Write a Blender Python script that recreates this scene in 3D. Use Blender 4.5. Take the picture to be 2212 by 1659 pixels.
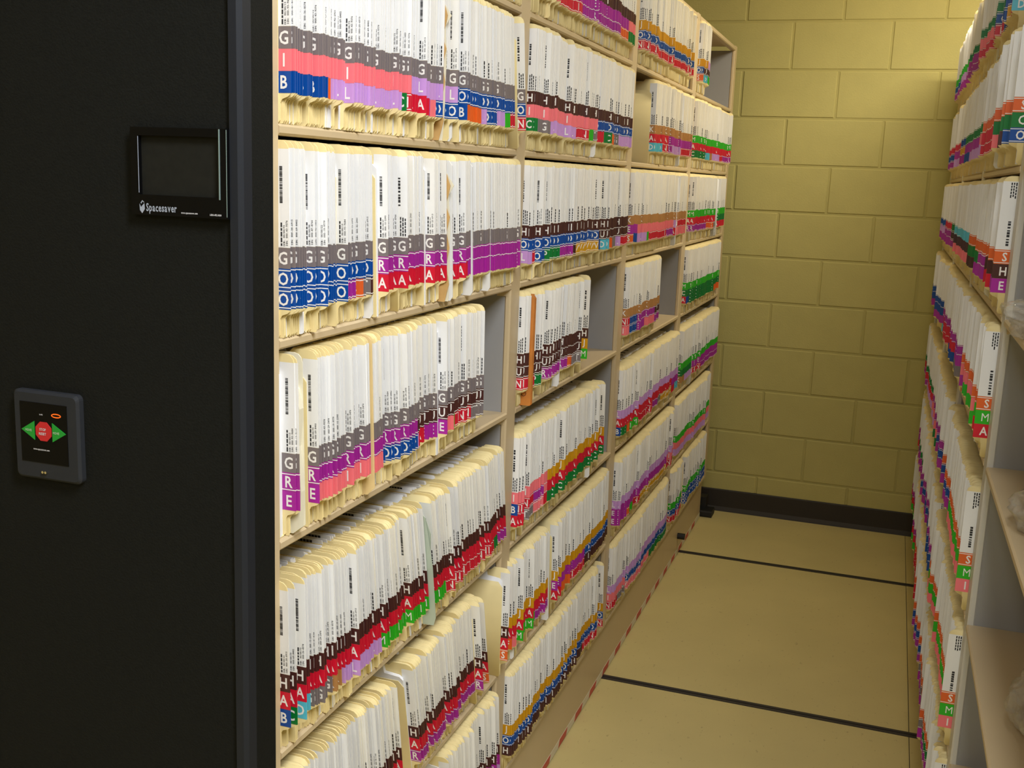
import bpy, math, random
import numpy as np
from mathutils import Matrix, Vector

# ------------------------------------------------------------------ clear
for o in list(bpy.data.objects):
    bpy.data.objects.remove(o, do_unlink=True)
SC = bpy.context.scene
COL = SC.collection
R = math.radians
rnd = random.Random(7)

# ------------------------------------------------------------------ camera (pose solved from the shelf joints and wall courses)
F_PX, W_PX = 2328.4, 2212.0
YAW, PITCH, ROLL = 0.3322, -0.1904, 0.0378
cy_, sy_, cp_, sp_ = math.cos(YAW), math.sin(YAW), math.cos(PITCH), math.sin(PITCH)
fwd = Vector((-sy_*cp_, cy_*cp_, sp_))
rgt = Vector((cy_, sy_, 0))
upv = rgt.cross(fwd)
r2 = math.cos(ROLL)*rgt + math.sin(ROLL)*upv
u2 = -math.sin(ROLL)*rgt + math.cos(ROLL)*upv
cam = bpy.data.cameras.new('camera')
cam.sensor_width = 36.0
cam.lens = 36.0*F_PX/W_PX
cam.clip_start = 0.02
cam_o = bpy.data.objects.new('camera', cam)
m = Matrix((r2, u2, -fwd)).transposed().to_4x4()
m.translation = Vector((0.7023, -1.1245, 1.5171))
cam_o.matrix_world = m
COL.objects.link(cam_o)
SC.camera = cam_o

# ------------------------------------------------------------------ world, lights, exposure
wd = bpy.data.worlds.new('world')
SC.world = wd
wd.use_nodes = True
wd.node_tree.nodes['Background'].inputs[0].default_value = (0.55, 0.6, 0.7, 1)
wd.node_tree.nodes['Background'].inputs[1].default_value = 0.02
SC.view_settings.view_transform = 'Standard'
SC.view_settings.look = 'None'
SC.view_settings.gamma = 1.0
SC.view_settings.use_curve_mapping = False
SC.view_settings.exposure = 0.0


def area(name, loc, target, sx, sy, power, color, spread=180):
    l = bpy.data.lights.new(name, 'AREA')
    l.shape = 'RECTANGLE'
    l.size, l.size_y = sx, sy
    l.energy = power
    l.color = color
    l.spread = R(spread)
    o = bpy.data.objects.new(name, l)
    COL.objects.link(o)
    o.location = loc
    o.rotation_euler = (Vector(target)-Vector(loc)).to_track_quat('-Z', 'Y').to_euler()
    return o


# light of the warm tubes over the next aisle (they stand above the right-hand shelving) and of the room behind the camera
WARM = (1.0, 0.90, 0.68)
NEUT = (0.92, 0.96, 1.0)
area('tube_light', (1.42, 2.65, 2.66), (1.32, 2.65, 0.0), 0.14, 1.25, 47, WARM)
area('tube_light', (1.18, -0.85, 2.66), (0.95, -0.75, 0.0), 0.30, 1.25, 73, NEUT)
area('tube_light', (0.3, -2.6, 2.66), (0.3, -2.5, 0.0), 0.3, 1.25, 24, (0.86, 0.93, 1.0))

# ------------------------------------------------------------------ materials


def srgb(c):
    r = []
    for v in c:
        v = v/255.0
        r.append(v/12.92 if v <= .04045 else ((v+.055)/1.055)**2.4)
    return (r[0], r[1], r[2], 1)


MATS = {}


def mat(name, rgb, rough=.55, metal=0.0, vary=0.0, scale=30.0, bump=0.0, bscale=200.0, spec=0.5, emit=None, coat=0.0, bdist=0.001):
    mt = bpy.data.materials.new(name)
    mt.use_nodes = True
    nt = mt.node_tree
    b = nt.nodes['Principled BSDF']
    c = srgb(rgb)
    b.inputs['Base Color'].default_value = c
    b.inputs['Roughness'].default_value = rough
    b.inputs['Metallic'].default_value = metal
    b.inputs['Specular IOR Level'].default_value = spec
    b.inputs['Coat Weight'].default_value = coat
    if vary or bump:
        tc = nt.nodes.new('ShaderNodeTexCoord')
    if vary:
        n = nt.nodes.new('ShaderNodeTexNoise')
        n.inputs['Scale'].default_value = scale
        n.inputs['Detail'].default_value = 3
        nt.links.new(tc.outputs['Object'], n.inputs['Vector'])
        mp = nt.nodes.new('ShaderNodeMapRange')
        mp.inputs[1].default_value = .3
        mp.inputs[2].default_value = .7
        mp.inputs[3].default_value = 1-vary
        mp.inputs[4].default_value = 1+vary
        nt.links.new(n.outputs['Fac'], mp.inputs[0])
        mx = nt.nodes.new('ShaderNodeVectorMath')
        mx.operation = 'SCALE'
        mx.inputs[0].default_value = c[:3]
        nt.links.new(mp.outputs[0], mx.inputs['Scale'])
        nt.links.new(mx.outputs[0], b.inputs['Base Color'])
    if bump:
        n2 = nt.nodes.new('ShaderNodeTexNoise')
        n2.inputs['Scale'].default_value = bscale
        n2.inputs['Detail'].default_value = 2
        nt.links.new(tc.outputs['Object'], n2.inputs['Vector'])
        bp = nt.nodes.new('ShaderNodeBump')
        bp.inputs['Strength'].default_value = bump
        bp.inputs['Distance'].default_value = bdist
        nt.links.new(n2.outputs['Fac'], bp.inputs['Height'])
        nt.links.new(bp.outputs[0], b.inputs['Normal'])
    if emit:
        b.inputs['Emission Color'].default_value = srgb(emit[0])
        b.inputs['Emission Strength'].default_value = emit[1]
    MATS[name] = mt
    return mt


mat('beige_steel', (205, 184, 148), .42, vary=.02, scale=8, bump=.05, bscale=400)
mat('beige_steel_cool_shade', (156, 155, 156), .45, vary=.02, scale=6)  # beige panels turned grey: their cool shade is put into the colour
mat('beige_steel_cool_lit', (206, 203, 196), .4, vary=.02, scale=8)  # beige uprights paled to grey: cool light on them painted in
mat('black_laminate', (23, 24, 23), .7, vary=.12, scale=260, bump=.5, bscale=420, spec=.08)
mat('slate_trim', (29, 32, 39), .55, spec=.2)
mat('black_plastic', (7, 7, 8), .4, spec=.12)
mat('dark_insert', (29, 29, 26), .7, vary=.1, scale=150, spec=.1)
mat('grey_bezel', (40, 42, 47), .55, vary=.03, scale=80, spec=.15)
mat('painted_glint', (150, 175, 180), .25, metal=.6)  # pale tone painted in for glints on the sign holder edges
mat('key_green', (15, 140, 45), .5)
mat('key_red', (185, 28, 38), .5)
mat('print_white', (205, 205, 215), .6)
mat('logo_grey', (150, 158, 178), .5)
mat('print_key', (175, 205, 175), .6)
mat('led_amber', (255, 110, 30), .4, emit=((255, 100, 20), .35))
mat('chrome', (220, 215, 200), .15, metal=1.0)
mat('manila', (240, 221, 164), .7, vary=.04, scale=14)
mat('manila_tan', (233, 206, 150), .7, vary=.04, scale=14)
mat('paper', (236, 236, 240), .75, vary=.03, scale=20)
mat('label_white', (238, 238, 240), .5, vary=.012, scale=30)
mat('ink', (38, 38, 44), .6)
mat('letter_white', (244, 240, 238), .5)
mat('kraft', (205, 165, 105), .8, vary=.1, scale=40)
mat('cream_card', (232, 226, 205), .7, vary=.04, scale=20)
mat('orange_kraft', (196, 122, 50), .7, vary=.12, scale=30)
mat('marker_ink', (95, 40, 20), .6)
mat('yellow_card', (232, 165, 40), .65, vary=.05, scale=20)
mat('sleeve_green', (188, 200, 186), .25, vary=.05, scale=25)
mat('rubber_black', (22, 21, 20), .6)
mat('rail_dark', (52, 48, 48), .5)
mat('rail_groove', (24, 22, 22), .6)
mat('base_black', (40, 33, 27), .6, vary=.06, scale=20)
mat('tape_red', (196, 84, 70), .6)
mat('tape_white', (222, 214, 192), .6)
mat('ceiling_white', (225, 222, 210), .9)
mat('side_wall', (196, 180, 130), .85)
mat('block_paint', (186, 176, 112), .8, vary=.035, scale=9, bump=.35, bscale=160, bdist=.002)
mat('mortar_paint', (178, 168, 106), .85, vary=.03, scale=20)
mat('tube_glow', (255, 244, 225), .5, emit=((255, 240, 215), 3.0))
mat('fixture_white', (230, 230, 225), .5)

LETTERC = dict(A=(212, 22, 52), B=(0, 72, 158), C=(0, 122, 52), D=(88, 190, 216), E=(172, 36, 160), F=(232, 100, 34), G=(126, 116, 118),
               H=(74, 38, 36), I=(246, 122, 132), J=(210, 152, 18), K=(184, 132, 78), L=(202, 154, 222), M=(44, 180, 34),
               N=(208, 24, 52), O=(0, 74, 160), P=(0, 124, 54), Q=(88, 190, 216), R=(166, 38, 154), S=(228, 102, 44), T=(126, 116, 118),
               U=(76, 40, 38), V=(246, 122, 132), W=(214, 158, 24))
for k_, c_ in LETTERC.items():
    mat('tab_'+k_, c_, .42, vary=.015, scale=60)

# floor: speckled vinyl
mf = mat('floor_vinyl', (210, 194, 136), .5, vary=.05, scale=3.0)
nt = mf.node_tree
bs = nt.nodes['Principled BSDF']
src = bs.inputs['Base Color'].links[0].from_socket
tc = nt.nodes.new('ShaderNodeTexCoord')
nz = nt.nodes.new('ShaderNodeTexNoise')
nz.inputs['Scale'].default_value = 75
nz.inputs['Detail'].default_value = 4
nz.inputs['Roughness'].default_value = .6
mpg = nt.nodes.new('ShaderNodeMapping')
mpg.inputs['Scale'].default_value = (1, .55, 1)
nt.links.new(tc.outputs['Object'], mpg.inputs[0])
nt.links.new(mpg.outputs[0], nz.inputs['Vector'])
rp = nt.nodes.new('ShaderNodeValToRGB')
rp.color_ramp.elements[0].position = .63
rp.color_ramp.elements[0].color = (0, 0, 0, 1)
rp.color_ramp.elements[1].position = .75
rp.color_ramp.elements[1].color = (1, 1, 1, 1)
nt.links.new(nz.outputs['Fac'], rp.inputs[0])
mx = nt.nodes.new('ShaderNodeMixRGB')
mx.inputs[2].default_value = srgb((140, 112, 78))
nt.links.new(src, mx.inputs[1])
ml = nt.nodes.new('ShaderNodeMath')
ml.operation = 'MULTIPLY'
ml.inputs[1].default_value = .5
nt.links.new(rp.outputs[0], ml.inputs[0])
nt.links.new(ml.outputs[0], mx.inputs[0])
nt.links.new(mx.outputs[0], bs.inputs['Base Color'])

# crumpled clear plastic
mp_ = bpy.data.materials.new('clear_plastic')
mp_.use_nodes = True
b_ = mp_.node_tree.nodes['Principled BSDF']
b_.inputs['Base Color'].default_value = srgb((228, 222, 208))
b_.inputs['Roughness'].default_value = .22
b_.inputs['Alpha'].default_value = .34
b_.inputs['Specular IOR Level'].default_value = .9
b_.inputs['Coat Weight'].default_value = 1.0
b_.inputs['Coat Roughness'].default_value = .06
nt_ = mp_.node_tree
tc_ = nt_.nodes.new('ShaderNodeTexCoord')
nv_ = nt_.nodes.new('ShaderNodeTexVoronoi')
nv_.feature = 'DISTANCE_TO_EDGE'
nv_.inputs['Scale'].default_value = 26
bp_ = nt_.nodes.new('ShaderNodeBump')
bp_.inputs['Strength'].default_value = .8
bp_.inputs['Distance'].default_value = .006
nt_.links.new(tc_.outputs['Object'], nv_.inputs['Vector'])
nt_.links.new(nv_.outputs['Distance'], bp_.inputs['Height'])
nt_.links.new(bp_.outputs[0], b_.inputs['Normal'])
nt_.links.new(bp_.outputs[0], b_.inputs['Coat Normal'])
MATS['clear_plastic'] = mp_

# ------------------------------------------------------------------ mesh building helpers


class MB:
    def __init__(s):
        s.v, s.f, s.m = [], [], []

    def poly(s, pts, mt):
        n = len(s.v)
        s.v += [tuple(p) for p in pts]
        s.f.append(tuple(range(n, n+len(pts))))
        s.m.append(mt)

    def box(s, x0, x1, y0, y1, z0, z1, mt):
        n = len(s.v)
        s.v += [(x0, y0, z0), (x1, y0, z0), (x1, y1, z0), (x0, y1, z0), (x0, y0, z1), (x1, y0, z1), (x1, y1, z1), (x0, y1, z1)]
        for q in ((0, 3, 2, 1), (4, 5, 6, 7), (0, 1, 5, 4), (1, 2, 6, 5), (2, 3, 7, 6), (3, 0, 4, 7)):
            s.f.append(tuple(n+i for i in q))
            s.m.append(mt)

    def cbox(s, x0, x1, y0, y1, z0, z1, c, mt, axis='y'):
        """box with the four edges along `axis` chamfered"""
        if axis == 'y':
            a0, a1, b0, b1 = x0, x1, z0, z1
        elif axis == 'x':
            a0, a1, b0, b1 = y0, y1, z0, z1
        else:
            a0, a1, b0, b1 = x0, x1, y0, y1
        pr = [(a0+c, b0), (a1-c, b0), (a1, b0+c), (a1, b1-c), (a1-c, b1), (a0+c, b1), (a0, b1-c), (a0, b0+c)]
        s.prism(pr, *(dict(y=(y0, y1), x=(x0, x1), z=(z0, z1))[axis]), mt, axis)

    def prism(s, poly, e0, e1, mt, axis='y'):
        n = len(s.v)
        k = len(poly)
        for e in (e0, e1):
            for a, b in poly:
                s.v.append((a, e, b) if axis == 'y' else ((e, a, b) if axis == 'x' else (a, b, e)))
        s.f.append(tuple(n+i for i in range(k)))
        s.f.append(tuple(n+k+i for i in reversed(range(k))))
        s.m += [mt, mt]
        for i in range(k):
            j = (i+1) % k
            s.f.append((n+i, n+k+i, n+k+j, n+j))
            s.m.append(mt)

    def add(s, o):
        n = len(s.v)
        s.v += o.v
        s.f += [tuple(n+i for i in q) for q in o.f]
        s.m += o.m

    def mesh(s, name):
        me = bpy.data.meshes.new(name)
        me.from_pydata(s.v, [], s.f)
        used = []
        for q in s.m:
            if q not in used:
                used.append(q)
        for q in used:
            me.materials.append(MATS[q])
        ix = {q: i for i, q in enumerate(used)}
        me.polygons.foreach_set('material_index', [ix[q] for q in s.m])
        me.update()
        return me

    def obj(s, name, parent=None):
        return link(name, s.mesh(name), parent)


def link(name, me, parent=None):
    o = bpy.data.objects.new(name, me)
    COL.objects.link(o)
    if parent:
        o.parent = parent
    return o


def tag(o, label, cat, group=None, kind=None):
    if label:
        o['label'] = label
    if cat:
        o['category'] = cat
    if group:
        o['group'] = group
    if kind:
        o['kind'] = kind
    return o


def empty(name, loc=(0, 0, 0)):
    o = bpy.data.objects.new(name, None)
    COL.objects.link(o)
    o.location = loc
    return o


def fixnorm(me):
    import bmesh
    bm = bmesh.new()
    bm.from_mesh(me)
    bmesh.ops.recalc_face_normals(bm, faces=bm.faces)
    bm.to_mesh(me)
    bm.free()


# glyphs of the built-in font as flat triangle lists
GL = {}


def glyph(ch):
    if ch not in GL:
        cu = bpy.data.curves.new('tmp', 'FONT')
        cu.body = ch
        cu.resolution_u = 2
        cu.offset = 0 if ch in 'MW' else .020
        cu.fill_mode = 'FRONT'
        ob = bpy.data.objects.new('tmp', cu)
        COL.objects.link(ob)
        dg = bpy.context.evaluated_depsgraph_get()
        dg.update()
        me = ob.evaluated_get(dg).to_mesh()
        vs = [(v.co.x, v.co.y) for v in me.vertices]
        fs = [tuple(p.vertices) for p in me.polygons]
        ob.evaluated_get(dg).to_mesh_clear()
        bpy.data.objects.remove(ob)
        bpy.data.curves.remove(cu)
        GL[ch] = (vs, fs)
    return GL[ch]


def gsize(ch):
    vs = glyph(ch)[0]
    xs = [v[0] for v in vs]
    return (min(xs), max(xs)) if xs else (0, .25)


def put_text(mb, text, size, fn, mt, adv=None):
    """fn maps (gx, gy) in metres to a 3-D point"""
    x = 0
    for ch in text:
        if ch == ' ':
            x += .3*size if adv is None else adv
            continue
        vs, fs = glyph(ch)
        g0, g1 = gsize(ch)
        n = len(mb.v)
        off = x-g0*size if adv is None else x+(adv-(g1-g0)*size)/2-g0*size
        mb.v += [fn(off+a*size, b*size) for a, b in vs]
        mb.f += [tuple(n+i for i in f) for f in fs]
        mb.m += [mt]*len(fs)
        x += (g1-g0)*size+.09*size if adv is None else adv
    return x


# ------------------------------------------------------------------ room
XR = 0.895           # front plane of the right-hand shelving
YW = 3.8515          # face of the block wall
BAY = 0.9144
fl = empty('floor')
tag(fl, None, None, kind='structure')
ybreaks = [-3.6, -.55, 0.68, 1.9302, 3.1866, 3.8515]
for i in range(len(ybreaks)-1):
    a, b = ybreaks[i], ybreaks[i+1]
    for (x0, x1) in ((-1.6, .8805), (.8825, 3.2)):
        mb = MB()
        mb.box(x0, x1, a+.0148, b-.0148 if i < 4 else b+.2, -.06, 0, 'floor_vinyl')
        mb.obj('floor_panel', fl)
for yb in ybreaks[1:-1]:
    mb = MB()
    mb.box(-1.6, 3.2, yb-.0150, yb+.0150, -.06, -.004, 'rail_groove')
    mb.box(-1.6, 3.2, yb-.0138, yb-.0025, -.004, .0015, 'rail_dark')
    mb.box(-1.6, 3.2, yb+.0025, yb+.0138, -.004, .0015, 'rail_dark')
    mb.obj('rail', fl)
mb = MB()
mb.box(.8805, .8825, -3.6, 4.05, -.06, -.0015, 'rail_groove')
mb.obj('seam', fl)

wl = MB()
wl.box(-1.7, 3.3, YW+.003, YW+.2, -.06, 2.8, 'mortar_paint')
wb = wl.obj('wall_back')
tag(wb, None, None, kind='structure')
mb_cache = {}
stuffb = MB()
Z1 = .1848+10*.2032
for k in range(-2, 13):                       # course k lies under joint J(k+1)
    z0 = Z1-k*.2032
    if z0 < -.03:
        continue
    off = 0 if k % 2 else -.2032
    for j in range(-5, 9):
        x0 = .2095+off+j*.4064
        zt = min(z0+.2032, 2.8)-.004
        zb = max(z0, 0)+.004
        if zt-zb < .02:
            continue
        pr = rnd.choice((0, 0, .0006, -.0006, .0012))
        d = .0035
        near = -.25 < x0+.2 < 1.25 and z0 < 2.35
        q = MB()
        xa, xb = -.1992, .1992
        fz0, fz1 = zb-(z0+.1016), zt-(z0+.1016)
        # proud block with a small arris on all four front edges
        n = len(q.v)
        q.v += [(xa, .02, fz0), (xb, .02, fz0), (xb, .02, fz1), (xa, .02, fz1), (xa, .003, fz0), (xb, .003, fz0), (xb, .003, fz1), (xa, .003, fz1),
                (xa+d, -pr, fz0+d), (xb-d, -pr, fz0+d), (xb-d, -pr, fz1-d), (xa+d, -pr, fz1-d)]
        for a in range(4):
            b = (a+1) % 4
            q.f += [(a, b, 4+b, 4+a), (4+a, 4+b, 8+b, 8+a)]
        q.f.append((8, 9, 10, 11))
        q.m = ['block_paint']*len(q.f)
        if near:
            key = (round(fz0, 4), round(fz1, 4), pr)
            if key not in mb_cache:
                mb_cache[key] = q.mesh('block')
            o = link('block', mb_cache[key], wb)
            o.location = (x0+.2032, YW, z0+.1016)
        else:
            q.v = [(v[0]+x0+.2032, v[1]+YW, v[2]+z0+.1016) for v in q.v]
            stuffb.add(q)
so = stuffb.obj('blockwork', wb)
so['kind'] = 'stuff'
mb = MB()
mb.prism([(YW-.004, .1027), (YW+.01, .1027), (YW+.01, 0), (YW-.02, 0), (YW-.018, .006), (YW-.009, .02), (YW-.007, .098)], -1.6, 3.2, 'base_black', 'x')
tag(mb.obj('baseboard_back'), None, None, kind='structure')
for nm, bx in (('wall_left', (-1.7, -1.6, -3.6, 4.05, -.06, 2.8)), ('wall_right', (3.2, 3.3, -3.6, 4.05, -.06, 2.8)), ('wall_front', (-1.7, 3.3, -3.7, -3.6, -.06, 2.8))):
    mb = MB()
    mb.box(*bx, 'side_wall')
    tag(mb.obj(nm), None, None, kind='structure')
mb = MB()
mb.box(-1.7, 3.3, -3.7, 4.05, 2.8, 2.9, 'ceiling_white')
tag(mb.obj('ceiling'), None, None, kind='structure')
for i, (x, y) in enumerate(((1.18, -.85), (1.42, 2.65), (.3, -2.6))):
    c = empty('ceiling_light', (x, y, 2.8))
    tag(c, ('white tube fixture on the ceiling above the mouth of the aisle', 'white tube fixture above the far right-hand shelving', 'white tube fixture on the ceiling behind the camera')[i], 'ceiling light')
    mb = MB()
    mb.prism([(-.08, 0), (.08, 0), (.07, -.07), (-.07, -.07)], -.64, .64, 'fixture_white', 'y')
    mb.obj('housing', c)
    for s in (-1, 1):
        mb = MB()
        mb.prism([(s*.035+.016*math.cos(a*R(45)), -.09+.016*math.sin(a*R(45))) for a in range(8)], -.6, .6, 'tube_glow', 'y')
        mb.obj('tube', c)

# ------------------------------------------------------------------ shelving units
SZ = [1.8177, 1.5548, 1.2947, 1.0331, .7383, .4633, .2015]    # underside of each shelf lip, rows 0..6
LIP = .0135
ZTOP = 2.0697
DEP = .335
HW = .0281


def shelving(name, sgn, x0):
    """sgn=+1: fronts face +x at x0; sgn=-1: fronts face -x"""
    u = empty(name, (x0, 0, 0))

    def bx(mb, xa, xb, *r, mt='beige_steel'):
        a, b = sgn*xa, sgn*xb
        mb.box(min(a, b), max(a, b), *r, mt)
    for p in range(5):
        yc = p*BAY
        mb = MB()
        a, b = sgn*-.014, sgn*-.001
        mb.cbox(min(a, b), max(a, b), yc-HW, yc+HW, .2, ZTOP+.02, .003, 'beige_steel' if sgn > 0 else 'beige_steel_cool_lit', 'z')
        mb.obj('upright', u)
        mb = MB()
        bx(mb, -DEP, -.014, yc-.026, yc+.026, .2, ZTOP, mt='beige_steel_cool_shade')
        mb.obj('divider_panel', u)
    me_s = None
    for b in range(4):
        ya, yb = b*BAY+HW-.0015, (b+1)*BAY-HW+.0015
        for r, z in enumerate(SZ):
            if me_s is None:
                mb = MB()
                L = yb-ya
                pr = [(-DEP, LIP-.0015), (-.004, LIP-.0015), (-.0025, LIP-.003), (-.0025, .003), (-.004, .0015), (-.018, .0015), (-.018, 0), (-.003, 0), (0, .003), (0, LIP-.003), (-.003, LIP), (-DEP, LIP)]
                mb.prism([(sgn*x, zz) for x, zz in pr], 0, L, 'beige_steel', 'y')
                # hook tabs at both ends of the lip
                bx(mb, -.03, -.006, .0, .002, -.012, 0)
                bx(mb, -.03, -.006, L-.002, L, -.012, 0)
                me_s = mb.mesh('shelf')
                fixnorm(me_s)
            o = link('shelf', me_s, u)
            o.location = (0, ya, z)
        mb = MB()
        pr = [(-DEP, .018), (-.003, .018), (0, .015), (0, .003), (-.003, 0), (-.02, 0), (-.02, .0015), (-.004, .0015), (-.0025, .003), (-.0025, .0165), (-DEP, .0165)]
        mb.prism([(sgn*x, zz) for x, zz in pr], 0, yb-ya, 'beige_steel', 'y')
        me = mb.mesh('top_panel')
        fixnorm(me)
        o = link('top_panel', me, u)
        o.location = (0, ya, ZTOP)
    mb = MB()
    bx(mb, -DEP-.006, -DEP, -HW, 4*BAY+HW, .05, ZTOP+.01, mt='beige_steel_cool_shade')
    mb.obj('back_panel', u)
    mb = MB()
    xb_ = -.018
    bx(mb, -DEP, xb_, -HW, 4*BAY+HW, .008, .196)
    bx(mb, -.05, xb_+.006, -HW, 4*BAY+HW, .196, .199)
    mb.obj('carriage_base', u)
    return u


left = shelving('mobile_shelving_unit', 1, 0.0)
tag(left, 'long beige steel shelving on the left with a black end panel, packed with folders', 'shelving unit', 'mobile shelving units')
right = shelving('mobile_shelving_unit', -1, XR)
tag(right, 'cool-light-tinted beige steel shelving along the right edge with a mostly empty near bay', 'shelving unit', 'mobile shelving units')

# red and white hazard tape along the foot of both carriages
for u, sg in ((left, 1), (right, -1)):
    yy = .0
    wt = MB()
    wt.box(min(sg*-.0178, sg*-.0170), max(sg*-.0178, sg*-.0170), -HW, 4*BAY+HW, .004, .026, 'tape_white')
    wt.obj('safety_strip', u)
    yy = .992 if sg > 0 else .02
    if sg > 0:
        me_t = None
        while yy < 3.6:
            if me_t is None:
                mb = MB()
                mb.prism([(0, .005), (.072, .005), (.084, .025), (.012, .025)], -.0170, -.0165, 'tape_red', 'x')
                me_t = mb.mesh('red_band')
            o = link('red_band', me_t, u)
            o.location = (0, yy, 0)
            yy += .155

# bumper and stop on the left carriage
mb = MB()
mb.prism([(3.13+.013*math.cos(a*R(30)), .085+.013*math.sin(a*R(30))) for a in range(12)], -.0175, .012, 'rubber_black', 'x')
mb.obj('bumper', left)
mb = MB()
mb.cbox(-.03, .035, 3.70, 3.79, .001, .03, .006, 'rubber_black', 'x')
mb.box(-.03, .0, 3.74, 3.80, .03, .085, 'rubber_black')  # upper black block stands in for the shade behind the stop
mb.obj('end_stop_and_shade', left)

# black end panel of the left unit
PX, PY0, PY1 = .026, -.098, -.030
mb = MB()
mb.box(-.72, PX, PY0+.004, PY1, .012, 2.16, 'black_laminate')
ep = mb.obj('end_panel', left)
tag(ep, 'matt black laminate end panel', None)
mb = MB()
mb.prism([(PX-.012, PY0-.0005), (PX-.002, PY0-.0005), (PX+.003, PY0+.004), (PX+.003, PY0+.020), (PX, PY0+.020), (PX, PY0+.0035), (PX-.012, PY0+.0035)], .012, 2.16, 'slate_trim', 'z')
tr = mb.obj('corner_trim', ep)
tr['label'] = 'slate grey corner trim'

# sign holder
YF = PY0+.004
SX0, SX1, SZ0, SZ1 = -.113, .0135, 1.459, 1.5555
mb = MB()
sh_ = empty('sign_holder')
sh_.parent = left
fr = MB()
IX0, IX1, IZ0, IZ1 = -.102, .003, 1.4815, 1.5465
y0, y1 = YF-.008, YF
fr.box(SX0, IX0, y0, y1, SZ0, SZ1, 'black_plastic')
fr.box(IX1, SX1, y0, y1, SZ0, SZ1, 'black_plastic')
fr.box(IX0, IX1, y0, y1, IZ1, SZ1, 'black_plastic')
fr.box(IX0, IX1, y0, y1, SZ0, IZ0, 'black_plastic')
fr.obj('frame', sh_)
mb = MB()
mb.box(IX0, IX1, YF-.003, YF, IZ0, IZ1, 'dark_insert')
mb.obj('insert', sh_)['label'] = 'empty dark insert'
mb = MB()
mb.prism([(IX1+.0006+.0008*math.cos(a*R(60)), y0-.0002+.0012*math.sin(a*R(60))) for a in range(6)], IZ0-.002, SZ1-.0005, 'painted_glint', 'z')  # thin pale slivers stand in for highlights along the frame edges
mb.prism([(SX1-.001+.0004*math.cos(a*R(60)), y0-.0001+.0005*math.sin(a*R(60))) for a in range(6)], SZ0+.002, SZ1-.001, 'painted_glint', 'z')
mb.prism([(IX0-.0006+.0003*math.cos(a*R(60)), y0-.0001+.0004*math.sin(a*R(60))) for a in range(6)], IZ0+.002, IZ1-.001, 'logo_grey', 'z')
mb.obj('painted_edge_highlight', sh_)
mb = MB()
put_text(mb, 'Spacesaver', .0122, lambda a, b: (-.0935+a*.66, y0-.0003, 1.4635+b), 'logo_grey')
# emblem: faceted shield-like block with an open top fold
for pts in ([(-.1025, 1.4715), (-.1003, 1.4675), (-.0985, 1.4695), (-.0958, 1.4720), (-.0953, 1.4655), (-.0990, 1.4605), (-.1020, 1.4640)],
            [(-.1010, 1.4722), (-.0985, 1.4752), (-.0962, 1.4733), (-.0958, 1.4722), (-.0985, 1.4738), (-.0997, 1.4712)]):
    mb.poly([(a, y0-.0003, b) for a, b in pts], 'logo_grey')
put_text(mb, 'www.spacesaver.com', .0030, lambda a, b: (-.0470+a*.72, y0-.0003, 1.4625+b), 'print_white')
put_text(mb, '1-800-492-3434', .0030, lambda a, b: (-.0095+a*.72, y0-.0003, 1.4618+b), 'print_white')
o = mb.obj('printed_logo', sh_)

# control panel
cpn = empty('control_panel')
cpn.parent = left
CX0, CX1, CZ0, CZ1 = -.297, -.1985, 1.1285, 1.2395


def rrect(x0, x1, z0, z1, r, n=5):
    p = []
    for cx, cz, a0 in ((x1-r, z0+r, -90), (x1-r, z1-r, 0), (x0+r, z1-r, 90), (x0+r, z0+r, 180)):
        for i in range(n):
            a = R(a0+90*i/(n-1))
            p.append((cx+r*math.cos(a), cz+r*math.sin(a)))
    return p


mb = MB()
o1 = rrect(CX0, CX1, CZ0, CZ1, .007)
o2 = rrect(CX0+.003, CX1-.003, CZ0+.003, CZ1-.003, .006)
n = len(o1)
for i in range(n):
    j = (i+1) % n
    mb.poly([(o1[i][0], YF, o1[i][1]), (o1[j][0], YF, o1[j][1]), (o1[j][0], YF-.007, o1[j][1]), (o1[i][0], YF-.007, o1[i][1])], 'grey_bezel')
    mb.poly([(o1[i][0], YF-.007, o1[i][1]), (o1[j][0], YF-.007, o1[j][1]), (o2[j][0], YF-.010, o2[j][1]), (o2[i][0], YF-.010, o2[i][1])], 'grey_bezel')
mb.poly([(a, YF-.010, b) for a, b in o2], 'grey_bezel')
mb.obj('bezel', cpn)['label'] = 'dark grey bezel with rounded corners'
KX0, KX1, KZ0, KZ1 = -.2855, -.2150, 1.1505, 1.2255
yk = YF-.0106
mb = MB()
mb.box(KX0, KX1, yk, YF-.009, KZ0, KZ1, 'black_plastic')
put_text(mb, 'www.spacesaver.com', .0034, lambda a, b: (-.2672+a*.72, yk-.0002, 1.1662+b), 'print_white')
put_text(mb, 'SAFE', .0022, lambda a, b: (-.2560+a, yk-.0002, 1.2105+b), 'print_white')
mb.obj('keypad', cpn)
zc = 1.1905
for s, tip, base in ((-1, -.2838, -.2640), (1, -.2168, -.2370)):
    mb = MB()
    mb.prism([(tip, zc), (base, zc+.0118*1.0), (base, zc-.0118*1.0)], yk-.0008, yk, 'key_green', 'y')
    put_text(mb, 'MOVE', .0040, lambda a, b: ((-.2775 if s < 0 else -.2358)+a*.85, yk-.0011, zc-.0014+b), 'print_key')
    mb.obj('move_key', cpn)['label'] = 'green triangular MOVE key'
mb = MB()
cx = -.2503
mb.prism([(cx+.0128*math.cos(R(22.5+45*a)), zc+.0128*math.sin(R(22.5+45*a))) for a in range(8)], yk-.0008, yk, 'key_red', 'y')
put_text(mb, 'STOP', .0044, lambda a, b: (cx-.0056+a*.85, yk-.0011, zc+.0010+b), 'print_white')
put_text(mb, 'RESET', .0044, lambda a, b: (cx-.0066+a*.85, yk-.0011, zc-.0044+b), 'print_white')
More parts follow.
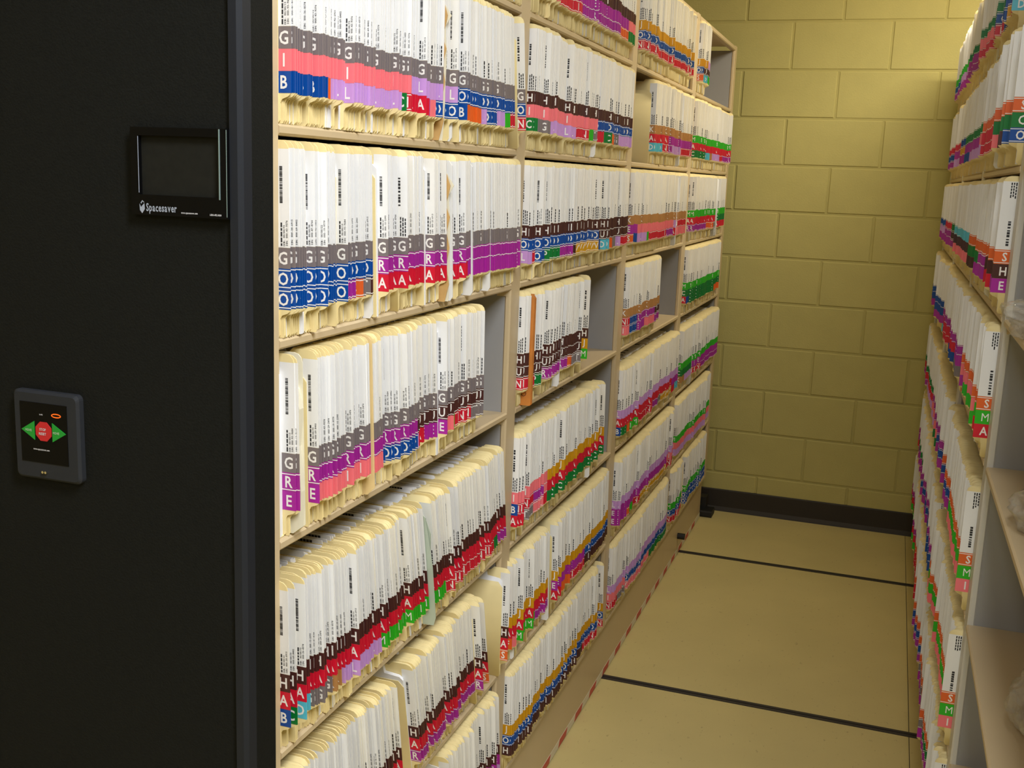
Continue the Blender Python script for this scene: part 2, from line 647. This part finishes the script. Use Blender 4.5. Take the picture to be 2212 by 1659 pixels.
mb.obj('stop_key', cpn)['label'] = 'red octagonal STOP RESET key'
mb = MB()
ell = [(-.2305+.0075*math.cos(R(30*a)), 1.2120+.0028*math.sin(R(30*a))) for a in range(12)]
eli = [(-.2305+.0060*math.cos(R(30*a)), 1.2120+.0014*math.sin(R(30*a))) for a in range(12)]
for i in range(12):
    j = (i+1) % 12
    mb.poly([(ell[i][0], yk-.0004, ell[i][1]), (ell[j][0], yk-.0004, ell[j][1]), (eli[j][0], yk-.0004, eli[j][1]), (eli[i][0], yk-.0004, eli[i][1])], 'led_amber')
mb.obj('indicator_lamp', cpn)['label'] = 'amber indicator ring'
mb = MB()
for dx in (-.0022, .0022):
    mb.prism([(-.2515+dx+.0017*math.cos(R(45*a)), 1.1390+.0017*math.sin(R(45*a))) for a in range(8)], YF-.0125, YF-.010, 'chrome', 'y')
mb.obj('key_lock', cpn)['label'] = 'small chrome key lock'

# ------------------------------------------------------------------ file folders: prototypes
# local frame: tab edge at x=0, body runs to -x, tab sheet at y in (-.0011, 0), thickness towards -y, z up
TS = (1.6, 2.6, 4, 6, 9, 15)


def cover_mb(t, mt='manila', full=False):
    mb = MB()
    arc = [(-.012+.012*math.cos(R(a)), .229+.012*math.sin(R(a))) for a in (0, 30, 60, 90)]
    if full:
        tab = [(-.30, 0), (-.012, 0), (0, .012)]+arc+[(-.30, .241)]
    else:
        tab = [(-.30, 0), (-.019, 0), (-.0145, .004), (-.0145, .024), (-.012, .0285), (-.004, .0315), (0, .035)]+arc+([(-.30, .241)] if full else [(-.036, .241), (-.044, .2335), (-.30, .2335)])
    mb.prism(tab, -.0011, 0, mt, 'y')
    if t:
        mb.prism([(-.30, 0), (-.0165, 0), (-.0155, .002), (-.0155, .198), (-.025, .210), (-.30, .210)], -t, -t+.0008, mt, 'y')
        mb.box(-.30, -.0175, -t+.0008, -.0011, 0, .0008, mt)
    return mb


def papers_mb(t, v):
    mb = MB()
    xf = (-.0172, -.0166, -.0140, -.0170)[v]
    zt = (.2365, .2355, .2375, .2390)[v]
    n = 1 if t < .008 else 2
    a = -t+.0008
    w = (t-.0008-.0014)/n
    for i in range(n):
        x, y0, y1, z = xf-.002*i, a+w*i+.0001, a+w*(i+1)-.0002, zt-.0025*i
        mb.prism([(-.296, .001), (x, .001), (x, .212), (x-.006, .218), (-.050, .221), (-.052, z), (-.296, z)], y0, y1, 'paper', 'y')
    if v == 3:     # bar-code sticker near the top edge of the front page
        y = a-.0002
        for i in range(14):
            x = -.140+i*.0052
            mb.poly([(x, y, .2315), (x+.0044, y, .2315), (x+.0044, y, .2375), (x, y, .2375)], 'ink')
    return mb


FAR = dict()


def barcode(mb, side, x0, x1, z0, z1, rs, n):
    y = -.00142 if side < 0 else .00032
    z = z0
    wid = (z1-z0)/n
    for i in range(n):
        h = wid*rs.choice((.45, .6, .8, .85))
        mb.poly([(x0, y, z), (x1, y, z), (x1, y, z+h), (x0, y, z+h)], 'ink')
        z += wid


def name_label_mb(seed, detail, sides=(-1, 1)):
    rs = random.Random(seed)
    mb = MB()
    z0, z1 = .1125, .2305
    for s, y, xb in ((-1, -.0013, -.0212), (1, .0002, -.0262)):
        if s in sides:
            mb.poly([(xb, y, z0), (.0002, y, z0), (.0002, y, z1), (xb, y, z1)], 'label_white')
    mb.poly([(.0002, -.0013, z0), (.0002, .0002, z0), (.0002, .0002, z1), (.0002, -.0013, z1)], 'label_white')
    dz = rs.uniform(-.006, .006)
    bx = rs.uniform(-.0115, -.0080)
    bl = rs.uniform(.040, .050)
    ssn = 'SSN: 000-%02d-%04d' % (rs.randint(10, 99), rs.randint(1000, 9999))
    dob = 'DOB: 00/00/%02d' % rs.randint(10, 99)
    for s in sides:
        if s < 0:
            barcode(mb, s, bx-.0040, bx, .162+dz, .162+dz+bl, rs, 24 if detail else 9)
            base = [(-.0024, ssn), (-.0062, dob)]
            nml = -.0100
            fn = lambda xl: (lambda a, b: (xl-b, -.00142, .1145+a))
        else:
            barcode(mb, s, bx-.0100, bx-.0052, .118+dz, .118+dz+bl, rs, 24 if detail else 9)
            base = [(-.0130, ssn), (-.0168, dob)]
            nml = -.0206
            fn = lambda xl: (lambda a, b: (xl-b, .00032, .2285-a))
        for xl, tx in base+[(nml, None)]:
            if detail and tx:
                put_text(mb, tx, .0034, fn(xl), 'ink', adv=.00195)
            else:
                f = fn(xl)
                a = 0
                for i in range(5):
                    w = rs.uniform(.003, .006)
                    mb.poly([f(a, 0), f(a+w, 0), f(a+w, .0021), f(a, .0021)], 'ink')
                    a += w+.0012
    return mb


LZ = (.0870, .0616, .0362)     # top, middle, bottom letter labels
LH = .0252


def letter_mb(ch, sides=(-1, 1)):
    mb = MB()
    mt = 'tab_'+ch
    XB = {-1: -.0196, 1: -.0262}
    for s, y in ((-1, -.00132), (1, .00022)):
        xb = XB[s]
        if s in sides:
            mb.poly([(xb, y, 0), (.0003, y, 0), (.0003, y, LH), (xb, y, LH)], mt)
    mb.poly([(.0003, -.00132, 0), (.0003, .00022, 0), (.0003, .00022, LH), (.0003, -.00132, LH)], mt)
    if ch in 'NOPQRSTUVW':
        for za, zb in ((.0016, .0029), (LH-.0029, LH-.0016)):
            for s, y in ((-1, -.00142), (1, .00032)):
                xb = XB[s]
                if s in sides:
                    mb.poly([(xb, y, za), (.0004, y, za), (.0004, y, zb), (xb, y, zb)], 'letter_white')
            mb.poly([(.0004, -.00142, za), (.0004, .00032, za), (.0004, .00032, zb), (.0004, -.00142, zb)], 'letter_white')
    g0, g1 = gsize(ch)
    s = .0156/.73
    gm = (g0+g1)/2
    vs, fs = glyph(ch)
    ymin = min(v[1] for v in vs)
    ymax = max(v[1] for v in vs)
    cz = LH/2-(ymin+ymax)/2*s
    for sd in sides:
        n = len(mb.v)
        if sd < 0:
            mb.v += [(-.0093+(a-gm)*s*.86, -.00150, cz+b*s) for a, b in vs]
        else:
            mb.v += [(-.0165-(a-gm)*s*.86, .00040, cz+b*s) for a, b in vs]
        mb.f += [tuple(n+i for i in f) for f in fs]
        mb.m += ['letter_white']*len(fs)
    return mb


# ------------------------------------------------------------------ what stands where (mm along the unit, code runs) read from the photograph
LEFT = {
    (1, 0): '30 GAR 884',
    (1, 1): '30 GIB 119 GIF 128 GIL 331 GIC 343 GIN 366 GLA 395 !GLA 405 GLA 433 GLE 448 GLI 466 GLO 491 *K 499 GLO 520 !GLO 534 *W 541 GOB 560 !GOB 572 !GOF 600 GOF 661 GOL 684 GOO 738 GOL 780 GOM 800 GON 839 - 868 !GON 884',
    (1, 2): '30 GOO 155 !GOO 179 GOR 214 GOS 227 GOT 243 GOU 261 *W 270 !GRA 290 GRA 345 !GRA 355 GRA 440 !GRA 450 GRA 516 *K 536 *W 552 GRA 613 GRE 633 *W 646 GRE 720 *W 730 GRE 884',
    (1, 3): '30 !GRE 40 GRE 52 *C 66 - 82 !GRE 98 GRI 140 !GRI 152 GRI 178 !GRI 190 GRI 250 *M 257 GRI 294 GRO 330 !GRO 345 GRO 375 !GRO 390 GRO 408 GUL 421 GUA 454 GUE 500 !GUE 512 GUE 532 GUI 569 GUM 579 GUN 600 !GUN 625 GUN 640 GUT 672 !GUT 696',
    (1, 4): '30 !HAB 38 HAC 46 !HAD 55 HAD 90 HAG 130 HAK 150 !HAK 160 HAL 270 !HAL 280 HAL 294 !HAM 310 !HAM 330 HAM 400 !HAM 410 HAM 476 *P 504 HAM 557 HAN 600 !HAN 618 !HAN 640 HAN 720 !HAN 735 HAN 805 HAC 821 HAR 884',
    (1, 5): '30 HAR 370 !HAR 398 - 440 !HAR 455 HAR 520 !HAR 530 HAR 740 !HAR 750 HAR 778 !HAS 800 - 872 !HAS 884',
    (1, 6): '36 HAR 440 - 600 !HAR 615 HAR 700 !HAR 712 HAR 797 HEL 884',
    (2, 0): '944 HEA 1050 HEN 1246 HER 1560 !HER 1580 HER 1607 HES 1682 HIC 1766',
    (2, 1): '944 HIC 966 HIG 1032 HIL 1060 !HIL 1075 HIL 1160 !HIL 1175 HIL 1252 HIN 1349 HIM 1378 HIT 1415 *W 1437 HOA 1476 HOC 1526 HOF 1586 HOG 1635 HOL 1791',
    (2, 2): '944 HOL 972 HON 985 !HOO 1000 HOO 1054 !HOP 1070 HOP 1158 HOR 1248 HOU 1294 HOW 1440 !HOW 1476 HUB 1503 !HUD 1520 HUD 1587 HUF 1625 HUG 1665 HUL 1706 HUN 1798',
    (2, 3): '944 HUN 966 *A 990 HUN 1010 !HUP 1025 !HUP 1042 HUP 1084 !HUR 1100 !HUR 1120 !HUR 1140 HUR 1202 *W 1232 HUR 1262 HUS 1293 HUT 1340 !HUT 1373 - 1400 !HYM 1432',
    (2, 4): '944 !IBA 956 INA 979 !INT 990 INT 1059 IRV 1105 IVA 1147 JAC 1180 !JAC 1195 JAC 1230 !JAC 1245 !JAC 1260 JAC 1510 *W 1537 JAC 1610 !JAC 1642',
    (2, 5): '944 !JAF 955 JAI 968 *W 980 !JAM 995 JAM 1060 !JAM 1075 JAM 1109 JAR 1201 *W 1238 !JEA 1250 JEA 1292 JEF 1385 JEN 1512 JOH 1779',
    (2, 6): '944 !JOH 956 JOH 1060 !JOH 1075 !JOH 1090 JOH 1250 !JOH 1262 JOH 1440 !JOH 1455 JOH 1543 JON 1690 - 1715 !JON 1788',
    (3, 0): '1858 JON 2626',
    (3, 1): '1858 - 2080 !KAD 2095 KAD 2171 KAN 2242 KER 2300 !KEL 2315 KEL 2470 *W 2511 KEN 2657',
    (3, 2): '1858 KES 1875 KEB 1915 KIL 2006 KIM 2050 KIN 2325 KIR 2440 KLA 2480 *W 2513 KNI 2666',
    (3, 3): '1858 !KNI 1868 KNI 1890 KOO 1972 KRE 2000 !KRE 2012 KRE 2085 KRI 2205 KUR 2297',
    (3, 4): '1858 !LAB 1872 LAC 1905 LAF 1952 LAM 2043 LAN 2278 LAR 2351 LAT 2411 LAW 2570 LEA 2646 LED 2713',
    (3, 5): '1858 !LEE 1872 LEE 1972 LES 2014 LEM 2058 LEN 2148 LEW 2552 LIN 2695',
    (3, 6): '1858 !LIN 1870 LIN 1934 LIT 2025 LOV 2362 LOC 2555 LOP 2680',
    (4, 0): '2773 JOS 2800 JUD 2852 LUM 2943',
    (4, 1): '2773 MAC 2985 MAD 3049 MAK 3114 MAL 3323 MAN 3397 MAR 3579',
    (4, 2): '2773 MAR 3086 MAS 3231 MAT 3289 *W 3325 *W 3373 MCA 3551',
    (4, 3): '2773 !MCA 2785 MCB 2819 MCC 3373 MCF 3535',
    (4, 4): '2773 MCK 2853 MCL 2970 *W 3010 MEN 3190 MER 3583',
    (4, 5): '2773 MIL 3530',
    (4, 6): '2773 MON 2954 *M 3033 MOO 3498',
}
LEAN = {(1, 1): (0, 0, 9), (1, 2): (1, 4, 6), (1, 3): (1.5, 5, 2.5), (1, 4): (1.5, 12, 11), (1, 5): (2, 13, 10), (1, 6): (3, 9, 8), (2, 1): (0, -1, 1), (2, 2): (1, 3, 4),
        (2, 3): (0, -3, 0), (2, 4): (1, 3, 4), (2, 5): (4, 5, 5), (2, 6): (3, 5, 6), (3, 1): (1, 2, 2)}
RIGHT = {
    (2, 0): '1250 !RLD 1268 RLA 1330 POW 1400 POO 1560 PON 1798',
    (2, 1): '950 !SCO 962 SCO 1060 SCH 1210 SCI 1290 *W 1300 SAN 1640 PIL 1798',
    (2, 2): '950 !SHE 962 SHE 1080 SHA 1260 *C 1275 SRE 1420 SCE 1560 SCH 1798',
    (2, 3): '950 !SMA 962 SMA 1040 SIM 1420 SIE 1560 REG 1590 *Y 1620 REG 1798',
    (2, 4): '950 !SMI 962 SMI 1420 SOE 1798',
    (2, 5): '950 !SMI 962 SMI 1798',
    (2, 6): '950 !SPO 962 SPO 1100 SPR 1380 STE 1798',
    (3, 0): '1858 PIN 2280 PER 2713', (3, 1): '1858 PEL 2150 PEB 2400 OWE 2713', (3, 2): '1858 DHI 2200 QHI 2400 PUR 2713', (3, 3): '1858 RAB 2150 RAN 2500 RED 2713',
    (3, 4): '1858 ROE 2150 RIC 2400 RIL 2713', (3, 5): '1858 ROB 2300 ROE 2713', (3, 6): '1858 SOR 2200 SAN 2713',
    (4, 0): '2773 MLE 3100 MOR 3579', (4, 1): '2773 NEL 3100 NOR 3579', (4, 2): '2773 NRE 3150 OLE 3579', (4, 3): '2773 OBE 3579', (4, 4): '2773 PAL 3200 PAR 3579',
    (4, 5): '2773 PER 3200 REA 3579', (4, 6): '2773 RAM 3579',
}

FOLD = []          # dict per folder


def fill(table, unit):
    for (b, r), s in table.items():
        tk = s.split()
        segs = []
        for i in range(0, len(tk)-1, 2):
            segs.append((float(tk[i])/1000, tk[i+1], float(tk[i+2])/1000))
        yA, yB = segs[0][0], segs[-1][2]
        lim = b*BAY-HW-.002
        rs = random.Random(b*31+r*7+(0 if unit == 'L' else 500))
        l0, l1, l2 = LEAN.get((b, r), (1.5, 2, 2) if unit == 'L' else (0, -1, 0))
        cur = yA
        order = 0
        drift = 0
        clus = 0
        zdr = 0
        for a, code, e in segs:
            cur = max(cur, a)
            if code == '-':
                cur = max(cur, e)
                continue
            first = True
            while first or cur < e-.004:
                single = code[0] in '!*'
                cd = code.lstrip('!')
                feat = code[0] == '!'
                t = rs.choices(TS, (24, 26, 22, 14, 9, 5))[0]/1000
                if cd[0] == '*':
                    t = dict(K=.007, W=.003, C=.012, M=.005, P=.007, A=.016, Y=.012)[cd[1]]
                pos = (cur-yA)/max(.05, yB-yA)
                ln = l0+(l1-l0)*pos*2 if pos < .5 else l1+(l2-l1)*(pos-.5)*2
                ln += rs.uniform(-.5, .5)
                gap = rs.uniform(.0002, .0009)
                if rs.random() < .045:
                    gap += rs.uniform(.004, .010)
                drift = drift*.82+rs.gauss(0, .0011)
                zdr = zdr*.7+rs.gauss(0, .0008)
                if rs.random() < .07:
                    clus = rs.gauss(0, .0028)
                pro = .014+drift+clus
                if rs.random() < .04:
                    pro += rs.uniform(.004, .009)
                if feat:
                    pro = .0185+rs.uniform(0, .004)
                    gap += .006
                if order == 0 and unit == 'L':
                    pro = .011
                    gap = .0002
                th = R(ln)
                y = cur+gap+(t+.0011)/max(.5, math.cos(th))
                if y > lim+.006:
                    break
                if cd == 'HAS' and unit == 'L' and r == 5:
                    ln = 14 if order and pos < .93 else 0
                order += 1
                FOLD.append(dict(u=unit, b=b, r=r, y=y, t=t, code=cd, pro=pro, ln=ln, dz=max(-.0015, min(.0035, zdr)), yaw=rs.gauss(0, .35), n=order, seed=rs.randint(0, 11), pv=rs.choices((0, 1, 2, 3), (10, 6, 4, 1.2))[0], first=(order == 1)))
                cur = y
                first = False
                if single:
                    break


fill(LEFT, 'L')
fill(RIGHT, 'R')


def fmatrix(f):
    z = SZ[f['r']]+LIP+.0004
    th = R(f['ln'])
    sh = f['t']*math.sin(th) if th > 0 else 0
    if f['u'] == 'L':
        M = Matrix.Translation((f['pro'], f['y'], z+sh)) @ Matrix.Rotation(R(f['yaw']), 4, 'Z') @ Matrix.Rotation(th, 4, 'X')
    else:
        M = Matrix.Translation((XR-f['pro'], f['y']-f['t'], z)) @ Matrix.Rotation(math.pi+R(f['yaw']), 4, 'Z') @ Matrix.Rotation(-th, 4, 'X')
    return M


# rank by the size they show at in the photograph
cl = Vector((0.7023, -1.1245, 1.5171))
for f in FOLD:
    p = fmatrix(f) @ Vector((0, 0, .12))
    d = (p-cl)
    dep = d.dot(fwd)
    px = 1106+F_PX*d.dot(r2)/dep
    py = 829.5-F_PX*d.dot(u2)/dep
    vis = 1 if (590 < px < 2240 and -120 < py < 1800) else 0
    if f['r'] == 0 and f['b'] == 1:
        vis = 0
    slope = abs(d.x/d.y)
    strip = (f['t']+.004)*slope+.0015
    f['size'] = vis*(.24*strip)/dep**2*(1.6 if f['pro'] > .02 else 1)
    if f['code'][0] == '*' and f['b'] <= 2:
        f['size'] += .01*vis
IND = set(id(f) for f in sorted(FOLD, key=lambda q: -q['size'])[:300] if f['size'] > 0)

ORD = lambda n: '%d%s' % (n, 'th' if 10 <= n % 100 <= 20 else {1: 'st', 2: 'nd', 3: 'rd'}.get(n % 10, 'th'))
ROWN = ['highest shelf in view', 'second shelf down', 'third shelf down', 'fourth shelf down', 'fifth shelf down', 'sixth shelf down', 'lowest shelf']
BAYN = {1: 'nearest bay', 2: 'second bay', 3: 'third bay', 4: 'farthest bay'}

COUNT, TOT = {}, {}
for f in FOLD:
    key = (f['u'], f['b'], f['r'], f['code'])
    TOT[key] = TOT.get(key, 0)+1
    COUNT[id(f)] = TOT[key]
MC = {}


def cached(key, fn):
    if key not in MC:
        MC[key] = fn()
    return MC[key]


def special_mb(cd, t):
    """blank folders, torn envelopes, accordion file, plastic sleeve"""
    if cd == '*W':
        mb = MB()
        mb.prism([(-.28, 0), (-.004, 0), (0, .006), (0, .222), (-.006, .230), (-.28, .230)], -t, 0, 'label_white', 'y')
        return mb
    if cd == '*C':
        mb = cover_mb(0, 'cream_card', True)
        mb.prism([(-.28, .002), (-.012, .002), (-.002, .010), (.001, .06), (-.003, .12), (.001, .17), (-.004, .195), (-.012, .200), (-.28, .200)], -t, -.0013, 'cream_card', 'y')
        return mb
    if cd == '*M':
        return cover_mb(t, 'manila_tan', True)
    if cd == '*K':
        mb = MB()
        edge = [(-.27, 0), (-.006, 0), (.002, .03), (-.003, .06), (.003, .09), (-.002, .115), (.004, .14), (-.004, .160), (.002, .175), (.005, .19), (-.002, .21), (-.008, .231), (-.27, .231)]
        mb.prism(edge, -t, -t+.0012, 'kraft', 'y')
        mb.prism([(x+(.004 if i % 2 else -.002), z) for i, (x, z) in enumerate(edge)], -.0012, 0, 'cream_card', 'y')
        mb.box(-.26, -.012, -t+.0012, -.0012, .002, .222, 'paper')
        return mb
    if cd == '*A':
        mb = MB()
        w = t/4
        for i in range(4):
            mb.prism([(-.28, 0), (.004, 0), (.006-.004*(i % 2), .003), (.006-.004*(i % 2), .225), (.0, .233), (-.28, .233)], -t+w*i+.0004, -t+w*(i+1)-.0004, 'orange_kraft', 'y')
        rs = random.Random(3)
        y = -t+.0003
        for i in range(9):       # brush-like hand lettering running up the front edge
            z = .025+i*.021
            a = rs.uniform(.006, .012)
            for q in range(8):
                g0, g1 = R(q*45), R(q*45+45)
                mb.poly([(-.010+.006*math.cos(g0), y, z+a*.8*math.sin(g0)), (-.010+.006*math.cos(g1), y, z+a*.8*math.sin(g1)),
                         (-.010+.0045*math.cos(g1), y, z+a*.6*math.sin(g1)), (-.010+.0045*math.cos(g0), y, z+a*.6*math.sin(g0))], 'marker_ink')
        return mb
    if cd == '*Y':
        return cover_mb(t, 'yellow_card', True)
    # '*P' : pale green plastic sleeve
    mb = MB()
    mb.prism([(-.26, 0), (.004, .004), (.009, .02), (.010, .12), (.006, .18), (.002, .215), (-.012, .228), (-.26, .228)], -t, -t+.001, 'sleeve_green', 'y')
    mb.prism([(-.26, 0), (.000, .004), (.004, .02), (.003, .12), (.008, .18), (.000, .21), (-.012, .222), (-.26, .222)], -.001, 0, 'sleeve_green', 'y')
    mb.box(-.25, -.006, -t+.001, -.001, .002, .212, 'paper')
    return mb


SPN = {'*W': ('paper_chart', 'plain white unlabelled folder'), '*C': ('card_folder', 'worn cream unlabelled card folder'), '*M': ('file_folder', 'plain manila folder without labels'),
       '*K': ('kraft_envelope', 'torn brown kraft envelope'), '*A': ('accordion_file', 'orange-brown accordion file with dark handwriting'),
       '*P': ('plastic_sleeve', 'pale green plastic sleeve sticking out'), '*Y': ('file_folder', 'bright yellow-orange card folder')}

# pass 1: individuals
rest = []
for f in FOLD:
    cd = f['code']
    t = f['t']
    if id(f) not in IND:
        rest.append(f)
        continue
    row = ROWN[f['r']-1] if (f['b'] == 1 and f['u'] == 'L') else ROWN[f['r']]
    where = '%s, %s' % (row, BAYN[f['b']] if f['u'] == 'L' else 'right-hand '+BAYN[f['b']].split()[0]+' bay')
    sp = ' '.join(cd) if cd[0] != '*' else ''
    f['cnt'] = COUNT[id(f)]
    tot = TOT[(f['u'], f['b'], f['r'], cd)]
    if tot == 1:
        label = 'single manila folder coded %s on %s' % (sp, where)
    elif f['u'] == 'L':
        label = '%s from left of manila %s folders on %s' % (ORD(f['cnt']), sp, where)
    else:
        label = '%s nearest of manila %s folders on %s' % (ORD(f['cnt']), sp, where)
    if cd[0] == '*':
        where = ('' if tot == 1 else ORD(f['cnt'])+' from left, ')+where
    if cd[0] == '*':
        nm, lb = SPN[cd]
        me = cached(('s', cd), lambda: special_mb(cd, t).mesh(nm))
        o = link(nm, me)
        tag(o, lb+', '+where, 'folder' if 'folder' in nm or nm in ('paper_chart', 'accordion_file') else nm.split('_')[1])
        o.matrix_world = fmatrix(f)
        continue
    me = cached(('c', t), lambda: cover_mb(t).mesh('file_folder'))
    o = link('file_folder', me)
    tag(o, label, 'folder', 'file folders on the %s of the %s' % (row, BAYN[f['b']] if f['u'] == 'L' else 'right-hand unit'))
    o.matrix_world = fmatrix(f)
    if t > .003:
        me = cached(('p', t, f['pv']), lambda: papers_mb(t, f['pv']).mesh('papers'))
        link('papers', me, o)
    me = cached(('n', f['seed']), lambda: name_label_mb(f['seed'], True).mesh('name_label'))
    link('name_label', me, o).location = (0, 0, f['dz'])
    for ch, lz in zip(cd, LZ):
        if ch not in LETTERC:
            ch = 'J'
        me = cached(('l', ch), lambda: letter_mb(ch).mesh('letter_label'))
        link('letter_label', me, o).location = (0, 0, lz+f['dz'])

# pass 2: all the remaining folders as one object
PA = {}
NAMES = list(MATS.keys())
NIX = {n_: i for i, n_ in enumerate(NAMES)}


def arr(key, fn):
    if key not in PA:
        mb = fn()
        PA[key] = (np.array(mb.v, dtype=np.float64), np.array([i for q in mb.f for i in q], dtype=np.int64), np.array([len(q) for q in mb.f], dtype=np.int64), np.array([NIX[q] for q in mb.m], dtype=np.int64))
    return PA[key]


Vs, Ls, Ss, Ms = [], [], [], []
nv = 0


def bake(a, M):
    global nv
    v, l, s, mm = a
    A = np.array(M)
    Vs.append(v @ A[:3, :3].T+A[:3, 3])
    Ls.append(l+nv)
    Ss.append(s)
    Ms.append(mm)
    nv += len(v)


for f in rest:
    M = fmatrix(f)
    cd = f['code']
    t = f['t']
    sd = (-1,) if f['u'] == 'L' else (1,)
    if cd[0] == '*':
        bake(arr(('s', cd), lambda: special_mb(cd, t)), M)
        continue
    bake(arr(('c', t), lambda: cover_mb(t)), M)
    if t > .003:
        bake(arr(('p', t, f['pv']), lambda: papers_mb(t, f['pv'])), M)
    up = Matrix.Translation((0, 0, f['dz']))
    bake(arr(('n', f['seed'], sd), lambda: name_label_mb(f['seed'], False, sd)), M @ up)
    for ch, lz in zip(cd, LZ):
        if ch not in LETTERC:
            ch = 'J'
        bake(arr(('l', ch, sd), lambda: letter_mb(ch, sd)), M @ Matrix.Translation((0, 0, lz+f['dz'])))
V = np.concatenate(Vs)
L = np.concatenate(Ls)
S = np.concatenate(Ss)
Mi = np.concatenate(Ms)
me = bpy.data.meshes.new('file_folders')
me.vertices.add(len(V))
me.vertices.foreach_set('co', V.ravel())
me.loops.add(len(L))
me.loops.foreach_set('vertex_index', L.astype(np.int32))
me.polygons.add(len(S))
me.polygons.foreach_set('loop_start', (np.cumsum(S)-S).astype(np.int32))
us = sorted(set(Mi.tolist()))
for i in us:
    me.materials.append(MATS[NAMES[i]])
rm = np.zeros(len(NAMES), dtype=np.int32)
for k, i in enumerate(us):
    rm[i] = k
me.polygons.foreach_set('material_index', rm[Mi])
me.update(calc_edges=True)
me.validate()
ob = link('file_folders', me)
tag(ob, 'rows of colour-coded manila file folders packed on the farther shelves and the right-hand unit', 'folders', kind='stuff')
print('folders', len(FOLD), 'individual', len(IND), 'stuff polys', len(S))

# ------------------------------------------------------------------ wire ring hanging below the plastic sleeve
mb = MB()
N1, N2 = 18, 6
for i in range(N1):
    for j in range(N2):
        a, b = 2*math.pi*i/N1, 2*math.pi*j/N2
        rr = .007+.0009*math.cos(b)
        mb.v.append((.0009*math.sin(b), rr*math.cos(a), rr*math.sin(a)))
for i in range(N1):
    for j in range(N2):
        mb.f.append((i*N2+j, ((i+1) % N1)*N2+j, ((i+1) % N1)*N2+(j+1) % N2, i*N2+(j+1) % N2))
        mb.m.append('chrome')
o = mb.obj('wire_ring')
o.location = (.004, .488, SZ[4]+LIP+.006)
tag(o, 'small wire ring at the foot of the pale green plastic sleeve', 'ring')

# ------------------------------------------------------------------ crumpled plastic bags in the near right-hand bay
import bmesh
from mathutils import noise


def bag(loc, sc, seed, label):
    bm = bmesh.new()
    bmesh.ops.create_icosphere(bm, subdivisions=5, radius=1)
    for v in bm.verts:
        p = v.co.normalized()
        q = p*1.7+Vector((seed*3.1, seed, 0))
        k = 1+.28*noise.noise(q)+.22*(.5-abs(noise.noise(q*2.1)))+.12*(.4-abs(noise.noise(q*5.0)))
        p = p*k
        v.co = Vector((p.x*sc[0], p.y*sc[1], max(p.z, -.55)*sc[2]+.55*sc[2]))
    me = bpy.data.meshes.new('plastic_bag')
    bm.to_mesh(me)
    bm.free()
    for p in me.polygons:
        p.use_smooth = True
    me.materials.append(MATS['clear_plastic'])
    o = link('plastic_bag', me)
    o.location = loc
    tag(o, label, 'bag', 'clear plastic bags in the near right-hand bay')


bag((.985, .63, SZ[2]+LIP+.001), (.105, .13, .040), 1, 'crumpled clear plastic bag on the uppermost visible shelf of the right-hand near bay')
bag((1.0, .50, SZ[3]+LIP+.001), (.085, .12, .055), 2, 'crumpled clear plastic bag on the middle visible shelf of the right-hand near bay')
bag((1.02, .47, SZ[4]+LIP+.001), (.085, .13, .07), 3, 'crumpled clear plastic bag on the lowest visible shelf of the right-hand near bay')
